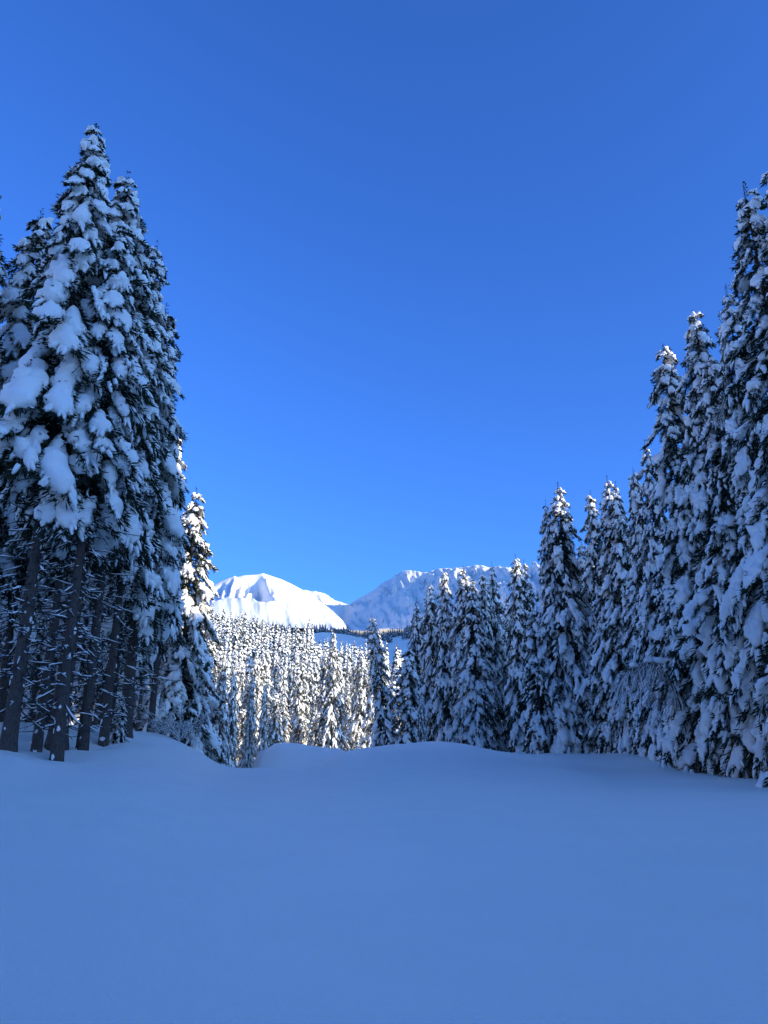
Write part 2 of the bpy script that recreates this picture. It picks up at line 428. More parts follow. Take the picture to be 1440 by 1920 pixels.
def make_bough(L, seed, detail=2, snowy=1.0, style='tongue'):
    """bough of length L: x outward, z up. returns (needles V,F), (snow V,F)"""
    r = np.random.default_rng(seed)
    nseg = {2: 9, 1: 6, 0: 4}[detail]
    t = np.linspace(0, 1, nseg + 1)
    a0 = math.radians(r.uniform(8, 26)); a1 = math.radians(r.uniform(56, 80)); tip = math.radians(r.uniform(0, 22))
    ang = a0 + (a1 - a0) * sstep(0.0, 0.55, t) - tip * sstep(0.7, 1, t)
    ds = L / nseg
    x = np.concatenate([[0], np.cumsum(np.cos(ang[:-1]) * ds)]); z = -np.concatenate([[0], np.cumsum(np.sin(ang[:-1]) * ds)])
    yb = np.cumsum(r.normal(size=nseg + 1)) * 0.02 * L
    C = np.stack([x, yb - yb[0], z], 1)
    T = np.stack([np.cos(ang), 0 * t, -np.sin(ang)], 1); N = np.stack([np.sin(ang), 0 * t, np.cos(ang)], 1); B = np.tile([0, 1.0, 0], (nseg + 1, 1))
    wmax = r.uniform(0.19, 0.26) * L ** 0.62
    pk = r.uniform(0.55, 0.78)
    if style == 'pad': wmax *= 1.18
    wt = wmax * np.where(t < pk, 0.16 + 0.84 * (t / pk) ** 1.1, np.sqrt(np.clip(1 - ((t - pk) / (1.04 - pk)) ** 2, 0.02, 1)))
    nd, sn = Geo(), Geo()
    # ---- snow
    H0 = (0.10 + 0.07 * L) * r.uniform(0.8, 1.25) * snowy
    wob = 1 + 0.16 * r.normal(size=nseg + 1)
    i0 = 1 if detail else 0
    nsub = {2: 11, 1: 7, 0: 4}[detail]
    m = {2: 8, 1: 6, 0: 4}[detail]
    if style == 'pad' or L < 1.0:
        pads = [(r.uniform(0.1, 0.3), r.uniform(0.86, 0.97), 0.0, 0.95, 1.15)] if snowy > 0.6 else []
    else:
        np_ = int(r.integers(2, 4)) if L < 2 else int(r.integers(4, 7))
        pads = []
        for q in range(np_):
            a = r.uniform(0.12, 0.66); ln_ = r.uniform(0.24, 0.48)
            pads.append((a, min(a + ln_, 0.98), r.uniform(-0.75, 0.75), r.uniform(0.34, 0.64), r.uniform(0.65, 1.1)))
        if snowy <= 0.6: pads = pads[:1]
    for (ta, tb, ls, wf, hf) in pads:
        u_ = np.linspace(0, 1, nsub)
        tt = ta + (tb - ta) * u_
        f = lambda A: np.stack([np.interp(tt, t, A[:, k]) for k in range(3)], 1)
        if ls == 0.0:
            endf = np.sqrt(np.clip(1 - (2 * u_ - 1) ** 6, 0.05, 1))
            ww = np.interp(tt, t, wt * wob) * endf * wf
        else:                                             # teardrop: pointed above, round and broad below
            endf = np.where(u_ < 0.7, 0.12 + 0.88 * (u_ / 0.7) ** 0.8, np.sqrt(np.clip(1 - ((u_ - 0.7) / 0.31) ** 2, 0.04, 1)))
            ww = wmax * wf * endf * (1 + 0.12 * r.normal(size=nsub))
        hh = H0 * hf * (0.4 + 0.6 * np.interp(tt, t, wt) / wmax) * endf * (1 + 0.18 * r.normal(size=nsub))
        CC = f(C) + f(B) * (ls * np.interp(tt, t, wt))[:, None] * np.linspace(0.8, 1.15, nsub)[:, None]
        CC[:, 2] -= 0.3 * (ls * np.interp(tt, t, wt)) ** 2
        V, F = tube_rings(CC, f(T), f(N), f(B), ww, hh, hh * 0.3, 0.35 / max(L, .5) ** 0.5, m, 0.07 if detail == 2 else 0.10, r)
        sn.add(V, F)
    # ---- fingers of snow and sprigs of needles
    nf = int({2: 8, 1: 4, 0: 0}[detail] * (0.6 + 0.4 * L) * (0.5 + 0.5 * snowy))
    for k in range(nf):
        u = r.uniform(0.3, 1.0); sd = r.choice([-1, 1]) if u < 0.86 else r.uniform(-1, 1)
        c = np.array([np.interp(u, t, C[:, q]) for q in range(3)]); w = np.interp(u, t, wt)
        av = np.interp(u, t, ang)
        p0 = c + np.array([0, sd * w * 0.55, -0.3 * w * w]) + np.array([math.sin(av), 0, math.cos(av)]) * H0 * 0.25
        dr = np.array([math.cos(av) * 0.8, sd * r.uniform(0.35, 0.9), -math.sin(av) - r.uniform(0.1, 0.6)]); dr /= np.linalg.norm(dr)
        ln = r.uniform(0.10, 0.26) * L ** 0.5; wd = r.uniform(0.045, 0.085) * L ** 0.3
        tt = np.linspace(0, 1, 4)[:, None]
        CC = p0 + dr * tt * ln + np.array([0, 0, -0.12]) * tt ** 2 * ln
        nn = np.array([math.sin(av), 0, math.cos(av)]); nn = nn - dr * nn.dot(dr); nn /= np.linalg.norm(nn)
        bb = np.cross(nn, dr)
        Wd = wd * np.array([0.8, 1.0, 0.9, 0.45])
        V, F = tube_rings(CC, np.tile(dr, (4, 1)), np.tile(nn, (4, 1)), np.tile(bb, (4, 1)), Wd, Wd * 0.9, Wd * 0.3, 0, 4, 0.08, r)
        sn.add(V, F)
    ns = int({2: 230, 1: 60, 0: 12}[detail] * min(0.14 + 0.86 * L / 1.7, 1.2))
    u = r.uniform(0.04, 1.03, ns) ** 0.8
    uc = np.clip(u, 0, 1)
    s = r.uniform(-1, 1, ns); s = np.sign(s) * np.abs(s) ** 0.6
    w = np.interp(uc, t, wt)
    c = np.stack([np.interp(uc, t, C[:, q]) for q in range(3)], 1)
    av = np.interp(uc, t, ang)
    p0 = c + np.stack([0 * s, s * w * 0.85, -0.35 * w * w - 0.02 + 0 * s], 1)
    down = r.uniform(0, 1, ns) ** 2
    dr = np.stack([np.cos(av) * 0.9 + r.normal(size=ns) * 0.25, s * 0.9 + r.normal(size=ns) * 0.35, -np.sin(av) * 0.7 - 0.9 * down + 0.15 + r.normal(size=ns) * 0.22], 1)
    dr /= np.linalg.norm(dr, axis=1)[:, None]
    big = {2: 1.0, 1: 2.2, 0: 4.5}[detail]
    ln = r.uniform(0.12, 0.32, ns) * min(0.32 + 0.55 * L, 1.1) * (1 + 0.12 * max(L - 1.7, 0)) * (1 + 0.25 * (big - 1))
    wd = r.uniform(0.012, 0.026, ns) * big * (1 + 0.22 * max(L - 1.7, 0))
    sd = np.cross(dr, r.normal(size=(ns, 3))); sd /= np.linalg.norm(sd, axis=1)[:, None]
    mid = p0 + dr * ln[:, None] * 0.55
    tipp = p0 + dr * ln[:, None]
    Vb = np.stack([p0, mid + sd * wd[:, None], tipp, mid - sd * wd[:, None]], 1).reshape(-1, 3)
    fi = np.arange(ns)[:, None] * 4
    Fb = np.concatenate([fi + np.array([0, 1, 2]), fi + np.array([0, 2, 3])])
    nd.add(Vb, Fb)
    # twigs wearing a thin line of snow
    if detail:
        nw = int(ns * 0.13)
        k = r.choice(ns, nw, replace=False)
        lift = np.array([0, 0, 0.025])
        Vw = np.stack([p0[k] + lift, mid[k] + sd[k] * wd[k, None] * 0.6 + lift, p0[k] + dr[k] * ln[k, None] * 0.85 + lift, mid[k] - sd[k] * wd[k, None] * 0.6 + lift], 1).reshape(-1, 3)
        fi = np.arange(nw)[:, None] * 4
        sn.add(Vw, np.concatenate([fi + np.array([0, 1, 2]), fi + np.array([0, 2, 3])]))
    # woody spine
    if detail == 2:
        rr = np.linspace(0.035, 0.008, nseg + 1) * (0.6 + 0.3 * L)
        V, F = tube_rings(C - N * 0.03, T, N, B, rr, rr, rr, 0, 4, 0, r)
        nd.add(V, F)
    return nd.get(), sn.get()

SIZES = [0.22, 0.45, 0.85, 1.4, 2.1, 3.0, 4.0]
LIB = {}
def lib(detail, si, k, style='tongue'):
    key = (detail, si, k, style)
    if key not in LIB:
        LIB[key] = make_bough(SIZES[si], 1000 * detail + 37 * si + k, detail, 0.5 if k % 8 == 0 else 1.0, style)
    return LIB[key]
NVAR = 8
LIBMESH = {}
def libmesh(si, k, style):
    if (si, k, style) not in LIBMESH:
        (nv, nf), (sv, sf) = lib(2, si, k, style)
        LIBMESH[si, k, style] = (new_mesh('bough', nv, nf, M_NEEDLE, False), new_mesh('snow_pad', sv, sf, M_TSNOW, True))
    return LIBMESH[si, k, style]

def bough_plan(H, zb, Lmax, r, step, nper, lean_up=0.0, gap=0.0, power=0.75):
    """list of (height, azimuth, length, pitch, roll, variant)"""
    out = []
    z = zb; ph = r.uniform(0, 6.28)
    while z < H - 0.35:
        tau = (H - z) / (H - zb)
        top = H - z
        base = Lmax * (0.04 + 0.96 * min(1, tau) ** power) * (1 if tau < 0.9 else 1 - 2.5 * (tau - 0.9))
        n = nper if top > 1.2 else max(3, nper - 1)
        for j in range(n):
            if r.random() < gap: continue
            L = base * r.uniform(0.62, 1.12)
            L = max(min(L, 0.08 + 0.55 * top), 0.12)
            pitch = math.radians(np.interp(top, [0, 1.2, 3, 8, 25], [30, 14, 4, -3, -8]) + r.normal() * 8)
            out.append((z + r.normal() * step * 0.25, ph + j * 6.283 / n + r.normal() * 0.25, L, pitch, r.normal() * 0.14, int(r.integers(0, NVAR))))
        ph += 2.4
        z += step * np.interp(top, [0, 2, 6, 30], [0.38, 0.55, 0.9, 1.0])
    return out

def bough_matrix(b):
    z, az, L, pitch, roll, v = b
    si = int(np.argmin([abs(math.log(L / s)) for s in SIZES]))
    sc = L / SIZES[si]
    M = Matrix.Translation((0, 0, z)) @ Matrix.Rotation(az, 4, 'Z') @ Matrix.Rotation(-pitch, 4, 'Y') @ Matrix.Rotation(roll, 4, 'X') @ Matrix.Diagonal((sc, sc, sc, 1))
    return M, si, v

def trunk_geo(H, r0, nseg, sides, r, flare=0.35, wob=0.06):
    zs = np.concatenate([[-0.6, 0.0, 0.25], np.linspace(0.8, H - 0.15, nseg)])
    rad = r0 * (1 - zs / H).clip(0.03, 1) ** 0.85
    rad = rad * (1 + flare * np.exp(-np.maximum(zs, 0) / 0.3))
    cx = np.cumsum(r.normal(size=len(zs))) * wob * 0.12; cx -= cx[1]; cy = np.cumsum(r.normal(size=len(zs))) * wob * 0.12; cy -= cy[1]
    if wob == 0: cx *= 0; cy *= 0
    ph = np.arange(sides) / sides * 2 * np.pi
    V = np.stack([cx[:, None] + rad[:, None] * np.cos(ph), cy[:, None] + rad[:, None] * np.sin(ph), np.repeat(zs[:, None], sides, 1)], -1).reshape(-1, 3)
    V = np.concatenate([V, [[cx[-1], cy[-1], H]]])
    F = []
    for i in range(len(zs) - 1):
        for j in range(sides):
            a = i * sides + j; b_ = i * sides + (j + 1) % sides
            F += [(a, b_, b_ + sides), (a, b_ + sides, a + sides)]
    t = len(V) - 1; o = (len(zs) - 1) * sides
    for j in range(sides): F.append((o + j, o + (j + 1) % sides, t))
    return V, np.array(F)

def leader_geo(H, big):
    r = np.random.default_rng(int(H * 1000) % 9973)
    n = 46
    z = H - 1.3 * r.uniform(0, 1, n) ** 1.3
    a = r.uniform(0, 6.283, n)
    up = r.uniform(0.3, 1.1, n)
    d = np.stack([np.cos(a), np.sin(a), up], 1); d /= np.linalg.norm(d, axis=1)[:, None]
    ln = 0.06 + 0.16 * r.uniform(0.4, 1, n) * np.clip((H - z) / 0.6, 0.35, 1)
    p = np.stack([0 * z, 0 * z, z], 1); sd = np.cross(d, r.normal(size=(n, 3))); sd /= np.linalg.norm(sd, axis=1)[:, None]
    w = 0.017 * big
    V = np.stack([p, p + d * ln[:, None] * 0.5 + sd * w, p + d * ln[:, None], p + d * ln[:, None] * 0.5 - sd * w], 1).reshape(-1, 3)
    fi = np.arange(n)[:, None] * 4
    return V, np.concatenate([fi + np.array([0, 1, 2]), fi + np.array([0, 2, 3])])

def crown_geo(plan, detail, style='tongue'):
    nd, sn = Geo(), Geo()
    for b in plan:
        M, si, v = bough_matrix(b)
        (nv, nf), (sv, sf) = lib(detail, si, v, style)
        A = np.array(M)
        nd.add(nv @ A[:3, :3].T + A[:3, 3], nf)
        if len(sv): sn.add(sv @ A[:3, :3].T + A[:3, 3], sf)
    nd.add(*leader_geo(max(b[0] for b in plan) + 0.45, 1 if detail == 2 else 2.2))
    return nd, sn

def dead_branches(z0, z1, n, r, lmin=0.35, lmax=1.4, trunk_r=0.15):
    """thin bare branches on the lower trunk, with a line of snow on each: twig geo, snow geo"""
    tw, sn = Geo(), Geo()
    for k in range(n):
        z = r.uniform(z0, z1); az = r.uniform(0, 6.283); L = r.uniform(lmin, lmax)
        t = np.linspace(0, 1, 6)
        hx = t * L; hz = z + L * (r.normal() * 0.16 - 0.12) * t - L * r.uniform(-0.1, 0.3) * np.sin(t * r.uniform(1.5, 3.0)) + np.cumsum(r.normal(size=6)) * 0.018 * L
        side = np.cumsum(r.normal(size=6)) * 0.03 * L
        ca, sa = math.cos(az), math.sin(az)
        C = np.stack([ca * (hx + trunk_r * 0.5) - sa * side, sa * (hx + trunk_r * 0.5) + ca * side, hz], 1)
        T = np.gradient(C, axis=0); T /= np.linalg.norm(T, axis=1)[:, None]
        B = np.cross([0, 0, 1.0], T); B /= np.linalg.norm(B, axis=1)[:, None] + 1e-9
        N = np.cross(T, B)
        w = np.linspace(0.018, 0.006, 6)
        V, F = tube_rings(C, T, N, B, w, w, w, 0, 3, 0, r); tw.add(V, F)
        a = r.uniform(0, 0.5); e = a + r.uniform(0.2, 0.5)
        tt = np.linspace(a, e, 6)
        CC = np.stack([np.interp(tt, t, C[:, q]) for q in range(3)], 1) + [0, 0, 0.012]
        ws = r.uniform(0.010, 0.026) * np.sin(np.linspace(0.35, 2.8, 6)) * (1 + 0.3 * r.normal(size=6)).clip(0.4, 1.7)
        V, F = tube_rings(CC, T, N, B, ws, ws * 1.3, ws * 0.2, 0, 5, 0.1, r); sn.add(V, F)
        # side twigs
        for q in range(r.integers(3, 7)):
            i = r.integers(2, 6); p = C[i]; dd = T[i] * 0.5 + B[i] * r.choice([-1, 1]) * 0.7 + np.array([0, 0, r.uniform(-0.6, 0.2)])
            l2 = r.uniform(0.07, 0.24); p2 = p + dd * l2
            o = np.array([0, 0, 0.012]); sdv = np.array([-dd[1], dd[0], 0]) * 0.012
            tw.add([p - o, p2, p + o], [(0, 1, 2)]); tw.add([p - sdv, p2, p + sdv], [(0, 1, 2)])
            if r.random() < 0.6: sn.add([p + o * 1.2 - sdv * 1.3, p + dd * l2 * 0.9 + o * 1.5, p + o * 1.2 + sdv * 1.3, p + o * 3.5 + dd * l2 * 0.4], [(0, 1, 3), (3, 1, 2), (0, 3, 2)])
    return tw, sn

# ------------------------------------------------------------------ spruce prototypes
class Proto: pass
def proto_edge(seed, H, Lmax, detail, step, nper, zb=0.5, power=0.75, r0=0.2, style='tongue', needle=None):
    r = np.random.default_rng(seed)
    p = Proto(); p.H = H
    plan = bough_plan(H, zb, Lmax, r, step, nper, power=power)
    nd, sn = crown_geo(plan, detail, style)
    p.parts = []
    V, F = trunk_geo(H, r0, 12 if detail else 4, 8 if detail == 2 else 5, r)
    p.parts.append(('trunk', new_mesh('trunk', V, F, M_BARK)))
    p.parts.append(('crown', nd.mesh('crown', needle or M_NEEDLE, False)))
    p.snow = ('snow_load', sn.mesh('snow_load', M_TSNOW, True))
    p.dead = None
    return p

def proto_forest(seed, H, Lmax, detail, step, nper, zb, r0=0.19, nd_=70):
    r = np.random.default_rng(seed)
    p = proto_edge(seed, H, Lmax, detail, step, nper, zb=zb, power=0.66, r0=r0, style='pad')
    tw, sn = dead_branches(1.6, zb + 2.5, nd_, r, trunk_r=r0)
    p.dead = (tw.mesh('dead_branches', M_TWIG), sn.mesh('branch_snow', M_TSNOW))
    return p

def plant(p, name, x, y, H, label, cat, group, rz=None, width=1.0, tilt=(0, 0), z=None):
    o = link(name, None)
    o.empty_display_size = 0.3
    o.location = (x, y, (gz(x, y) if z is None else z) - 0.05)
    o.rotation_euler = (tilt[0], tilt[1], random.uniform(0, 6.28) if rz is None else rz)
    s = H / p.H
    o.scale = (s * width, s * width, s)
    tag(o, label, cat, group)
    for nm, me in p.parts:
        c = link(nm, me, o)
    link(p.snow[0], p.snow[1], c)
    if p.dead:
        d = link('dead_branches', p.dead[0], o); d['kind'] = 'stuff'
        q = link('branch_snow', p.dead[1], d); q['kind'] = 'stuff'
    return o

def solve_top(px, py, H, dmin=6.0):
    """ground position of an upright tree of height H whose tip shows at (px, py)"""
    X, Y, Z = ray(px, py); n = math.hypot(X, Y); X /= n; Y /= n; e = Z / n
    lo, hi = dmin, 700.0
    ds = np.linspace(lo, hi, 3000)
    f = ground(X * ds, Y * ds) + H - (EYE + e * ds)
    i = np.where((f[:-1] > 0) & (f[1:] <= 0))[0]
    d = ds[i[0]] if len(i) else 60.0
    return X * d, Y * d

def detailed_spruce(name, x, y, H, zb, Lmax, seed, label, group, step=0.52, nper=5, r0=0.2, power=0.72, dead=0, tilt=(0, 0), rz=0.0, gap=0.06, style='tongue'):
    """near spruce: each bough with its snow pad is a part of its own"""
    r = np.random.default_rng(seed)
    o = link(name, None); o.empty_display_size = 0.3
    o.location = (x, y, gz(x, y) - 0.05); o.rotation_euler = (tilt[0], tilt[1], rz)
    tag(o, label, 'tree', group)
    V, F = trunk_geo(H, r0, 20, 14, r)
    link('trunk', new_mesh('trunk', V, F, M_BARK), o)
    plan = bough_plan(H, zb, Lmax, r, step, nper, gap=gap, power=power)
    link('leader', new_mesh('leader', *leader_geo(H + 0.02, 1), M_NEEDLE, False), o)
    for b in plan:
        M, si, v = bough_matrix(b)
        nm, sm = libmesh(si, v, style if r.random() < 0.75 else 'tongue')
        bo = link('bough', nm, o); bo.matrix_local = M
        if len(sm.vertices): link('snow_pad', sm, bo)
    if dead:
        tw, sn = dead_branches(0.9, zb + 3.0, int(dead * 1.5), r, trunk_r=r0)
        d = link('dead_branches', tw.mesh('dead_branches', M_TWIG), o); d['kind'] = 'stuff'
        q = link('branch_snow', sn.mesh('branch_snow', M_TSNOW), d); q['kind'] = 'stuff'
    return o, len(plan)
EDGE = [proto_edge(200 + i, 18.0, L_, 2, 0.57, 5, zb=z_, power=pw) for i, (L_, z_, pw) in enumerate(((3.9, 0.7, 0.62), (3.6, 0.5, 0.68), (4.1, 0.9, 0.62)))]
SHORT = [proto_edge(230 + i, 9.0, 2.2, 2, 0.45, 5, zb=0.4, power=0.6, r0=0.11) for i in range(1)]
WOOD = [proto_forest(260 + i, 15.0, 2.4, 2, 0.50, 5, zb_, nd_=80) for i, zb_ in enumerate((5.6, 4.2))]
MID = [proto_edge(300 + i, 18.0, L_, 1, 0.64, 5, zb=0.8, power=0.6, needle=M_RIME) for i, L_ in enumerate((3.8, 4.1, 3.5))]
def light_tree(seed, H, R, tiers, per, keep=0.82):
    """spruce for the far slope: tiers of drooping tongues, each a few faces"""
    r = np.random.default_rng(seed)
    nd, sn = Geo(), Geo()
    zs = np.linspace(1.2, H - 0.5, tiers)
    for i, z in enumerate(zs):
        tau = (H - z) / H
        rr = R * (0.05 + 0.95 * tau ** 0.66)
        m = max(3, int(round(per * (0.5 + 0.5 * tau))))
        for j in range(m):
            a = 6.283 * (j + 0.5 * (i % 2) + r.normal() * 0.15) / m
            q = rr * r.uniform(0.75, 1.15); w = q * r.uniform(1.2, 1.8) / m * 1.6
            dz = q * r.uniform(0.7, 1.25) + 0.2
            er = np.array([math.cos(a), math.sin(a), 0]); et = np.array([-er[1], er[0], 0]); ez = np.array([0, 0, 1.0])
            z0 = z + r.uniform(-0.5, 0.5) * H / tiers * 1.3
            o = ez * z0
            p = [o + er * q * 0.1, o + er * q * 0.62 + et * w - ez * dz * 0.62, o + er * q * 0.62 - et * w - ez * dz * 0.62, o + er * q * 1.05 - ez * dz * 1.12]
            dn = ez * -0.16
            nd.add([v + dn for v in p], [(0, 2, 1), (1, 2, 3)])
            if r.random() < keep:
                k = r.uniform(0.75, 1.12)
                mid = o + er * q * 0.72 - ez * (dz * 0.45 - 0.05) + et * r.normal() * w * 0.2
                ps = [o + er * q * 0.2 - ez * dz * 0.1, o + er * q * 0.6 + et * w * k - ez * dz * 0.62, o + er * q * 0.6 - et * w * k - ez * dz * 0.62, o + er * q * 0.95 - ez * dz * 1.0, mid]
                sn.add(ps, [(0, 4, 1), (0, 2, 4), (1, 4, 3), (4, 2, 3)])
    # dark heart of the crown
    n = 7; ph = np.arange(n) / n * 6.283
    V = [(0.5 * R * math.cos(a), 0.5 * R * math.sin(a), 0.8) for a in ph] + [(0, 0, H)]
    nd.add(V, [(i, (i + 1) % n, n) for i in range(n)])
    p = Proto(); p.H = H; p.dead = None
    V, F = trunk_geo(H * 0.6, 0.18, 2, 5, r)
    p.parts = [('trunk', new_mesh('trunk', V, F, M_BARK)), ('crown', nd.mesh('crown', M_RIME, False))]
    p.snow = ('snow_load', sn.mesh('snow_load', M_TSNOW, True))
    return p
LOW = [light_tree(340 + i, 18.0, R_, 24, 8, 0.93) for i, R_ in enumerate((2.7, 2.3, 3.0))]

used = []                                   # (x, y) of every tree planted so far
def free(x, y, r): return all((x - a) ** 2 + (y - b) ** 2 > r * r for a, b in used)

# ------------------------------------------------------------------ left stand, at the edge of the clearing
def base_at(px, d):
    X, Y, Z = ray(px, 1420); n = math.hypot(X, Y); return X / n * d, Y / n * d

GL = 'tall spruces of the shaded stand on the left'
# base pixel, distance, height, crown base, crown reach, trunk radius, dead branches, label
LEFT = [(12, 18.6, 16.4, 6.2, 2.35, 0.155, 90, 'tallest spruce on the left with huge snow pads, its bare trunk at the picture edge'),
        (66, 19.6, 13.6, 6.0, 1.8, 0.115, 70, 'slim bare-trunked spruce, second trunk from the left edge on the snow bank'),
        (106, 18.6, 14.0, 5.9, 2.0, 0.13, 80, 'spruce with snow-crusted trunk foot, third trunk from the left edge'),
        (152, 20.8, 15.2, 6.0, 2.1, 0.14, 80, 'spruce with a clean straight trunk, fourth from the left edge'),
        (192, 22.6, 16.0, 5.2, 2.0, 0.13, 70, 'rightmost bare front trunk on the bank, its narrow tip against blue sky')]
for i, (px, d, H, zb, Lm, r0, nd_, lb) in enumerate(LEFT):
    x, y = base_at(px, d); used.append((x, y))
    o, n = detailed_spruce('spruce_tree', x, y, H, zb, Lm, 500 + i, lb, GL, r0=r0, dead=nd_, rz=0.7 * i, step=0.50, nper=6, style='pad')
    # snow stuck to the bark
    r = np.random.default_rng(700 + i)
    for k in range(22):
        z = r.uniform(0.05, 6.0); az = r.uniform(math.pi * 1.05, math.pi * 2.1)
        w = r.uniform(0.012, 0.045) * (1.6 if z < 0.6 else 1)
        rad = r0 * (1 - z / H) ** 0.85 * (1 + 0.35 * math.exp(-z / 0.3))
        c = np.array([math.cos(az - 0.7 * i) * rad, math.sin(az - 0.7 * i) * rad, z])
        tt = np.linspace(-1, 1, 5)
        out = np.array([c[0], c[1], 0]) / rad; sdv = np.array([-out[1], out[0], 0])
        CC = c + np.outer(tt, [0, 0, 1]) * w * r.uniform(0.8, 2.0)
        ws = w * np.sqrt(np.clip(1.05 - tt ** 2, 0.05, 1)) * r.uniform(0.7, 1.1, 5)
        V, F = tube_rings(CC, np.tile([0, 0, 1.0], (5, 1)), np.tile(out, (5, 1)), np.tile(sdv, (5, 1)), ws, ws * 0.6, ws * 0.3, 0, 7, 0.22, r)
        link('snow_patch', new_mesh('snow_patch', V, F, M_TSNOW), o)

# others of the left stand placed by where their tips show
LEFT_TOPS = [(-25, 330, 15.5, 'spruce cut by the left picture edge behind the tallest one'), (78, 400, 15.5, 'spruce tip poking out left of the tallest snow-padded spruce'),
             (240, 330, 16.5, 'dark spruce hidden behind the right side of the tallest spruce'), (314, 575, 14.5, 'dark spruce at the right rim of the left stand, bare twig on top'),
             (280, 640, 13.5, 'spruce in the middle of the left stand behind the front trunks'), (292, 770, 13.0, 'spruce at the back right of the left stand, low crown')]
for i, (px, py, H, lb) in enumerate(LEFT_TOPS):
    x, y = solve_top(px, py, H); used.append((x, y))
    plant(WOOD[i % 2], 'spruce_tree', x, y, H, lb, 'tree', GL, width=1.0)
r = np.random.default_rng(77)
cnt = 0
for k in range(900):
    px = r.uniform(-260, 290); d = r.uniform(22, 62)
    if px > 200 and (d < 32 or d > 48): continue
    x, y = base_at(px, d)
    if not free(x, y, 2.3): continue
    H = r.uniform(10, 14)
    used.append((x, y)); cnt += 1
    plant(WOOD[cnt % 2], 'spruce_tree', x, y, H, 'shaded spruce inside the left stand, ' + ('left of the first trunk' if px < 10 else 'seen between the first two trunks' if px < 66 else 'seen between second and third trunks' if px < 106 else 'seen between third and fourth trunks' if px < 152 else 'seen between the last two front trunks' if px < 192 else 'right of the last front trunk') + (', nearer rows' if d < 40 else ', farther rows'), 'tree', 'spruces deep inside the left stand', width=0.85)
    if cnt >= 46: break

# the sunlit pair and the dark trees at the end of the left stand
for px, py, H, w, lb in ((368, 918, 18.5, 1.12, 'tall sunlit spruce with bent snowy tip at the end of the left stand'),
                         (346, 965, 17.5, 1.0, 'sunlit spruce half hidden behind the dark left stand'),
                         (322, 1010, 16.0, 0.9, 'half-lit spruce between the left stand and the tall sunlit spruce'),
                         (398, 1160, 18.0, 0.9, 'spruce with sunlit top and dark skirt right of the tall sunlit spruce'),
                         (384, 1190, 17.0, 0.8, 'dark narrow spruce left of the gully behind the snow bank'),
                         (420, 1215, 15.0, 0.8, 'dark spruce beside the gully, leaning crowns behind it'),
                         (440, 1245, 14.5, 0.75, 'rightmost dark spruce standing at the gully mouth'),
                         (474, 1262, 13.5, 0.7, 'dark slim spruce right of the gully before the sunlit forest'),
                         (497, 1278, 12.0, 0.7, 'small spruce with shaded foot just behind the second snow mound'),
                         (533, 1285, 13.0, 0.85, 'dark blue shaded spruce standing before the bright sunlit forest')):
    x, y = solve_top(px, py, H); used.append((x, y))
    plant(MID[int(px) % 3] if py > 1100 else EDGE[int(px) % 3], 'spruce_tree', x, y, H, lb, 'tree', 'spruces at the end of the left stand', width=w)

# ------------------------------------------------------------------ right stand
GR = 'snow-laden spruces of the right stand'
RIGHT = [  # tip px, tip py, height, width, label, detailed
    (1456, 300, 19.0, 0.82, 'nearest spruce of the right stand, cut by the right picture edge', 1),
    (1396, 345, 19.0, 0.84, 'tallest spruce on the right with sunlit tip', 1),
    (1362, 545, 17.5, 0.8, 'dark narrow spruce tip left of the tallest right spruce', 0),
    (1300, 585, 18.5, 0.95, 'second tallest spruce on the right, tip white in the sun', 1),
    (1326, 655, 16.0, 0.9, 'snow-padded spruce tucked right of the second tallest one', 0),
    (1243, 647, 18.5, 0.9, 'sunlit-tipped spruce at the left edge of the tall right group', 1),
    (1210, 835, 17.0, 0.8, 'lower spruce left of the tall right group, thin tip', 0),
    (1187, 878, 16.5, 0.8, 'small sunlit tip just left of the tall right group', 0),
    (1138, 896, 18.0, 0.9, 'dark-tipped spruce in the middle of the right stand', 0),
    (1154, 912, 17.0, 0.9, 'snowy spruce just right of the dark tip in mid stand', 0),
    (1106, 920, 18.0, 0.85, 'spruce with pointed sunlit tip in the middle of the right stand', 0),
    (1046, 908, 19.0, 1.0, 'tall sunlit-shouldered spruce at the middle of the right stand', 0),
    (1023, 947, 17.5, 0.8, 'round-tipped spruce leaning on the sunlit-shouldered one', 0),
    (966, 1040, 17.5, 0.95, 'twin-tipped spruce, left of its pair, low in the right stand', 0),
    (982, 1052, 17.0, 0.9, 'twin-tipped spruce, right of its pair, low in the right stand', 0),
    (922, 1060, 18.5, 0.85, 'spruce with bright sunlit tip against the craggy mountain', 0),
    (905, 1072, 17.5, 0.85, 'dark-tipped spruce left of the bright tip against the mountain', 0),
    (868, 1064, 17.5, 1.0, 'broad snow-laden spruce before the craggy mountain', 0),
    (885, 1085, 16.0, 1.05, 'wide-skirted spruce in front of the broad one before the mountain', 0),
    (832, 1066, 18.0, 0.85, 'slender spruce with white sunlit point before the craggy mountain', 0),
    (806, 1093, 17.5, 0.85, 'spruce with small sunlit point, left of the slender one', 0),
    (781, 1127, 17.0, 0.85, 'dark spruce near the left end of the right stand', 0),
    (733, 1150, 16.5, 0.95, 'leaning spruce at the left end of the right stand', 0)]
for i, (px, py, H, w, lb, det) in enumerate(RIGHT):
    x, y = solve_top(px, py, H); used.append((x, y))
    if det:
        detailed_spruce('spruce_tree', x, y, H, 0.6, 3.9 * w, 600 + i, lb, GR, step=0.62, nper=5, power=0.64, r0=0.2, rz=i, gap=0.0)
    else:
        plant(EDGE[i % 3], 'spruce_tree', x, y, H, lb, 'tree', GR, width=w, tilt=(0, math.radians(-7)) if px == 733 else (0, 0), rz=0 if px == 733 else None)
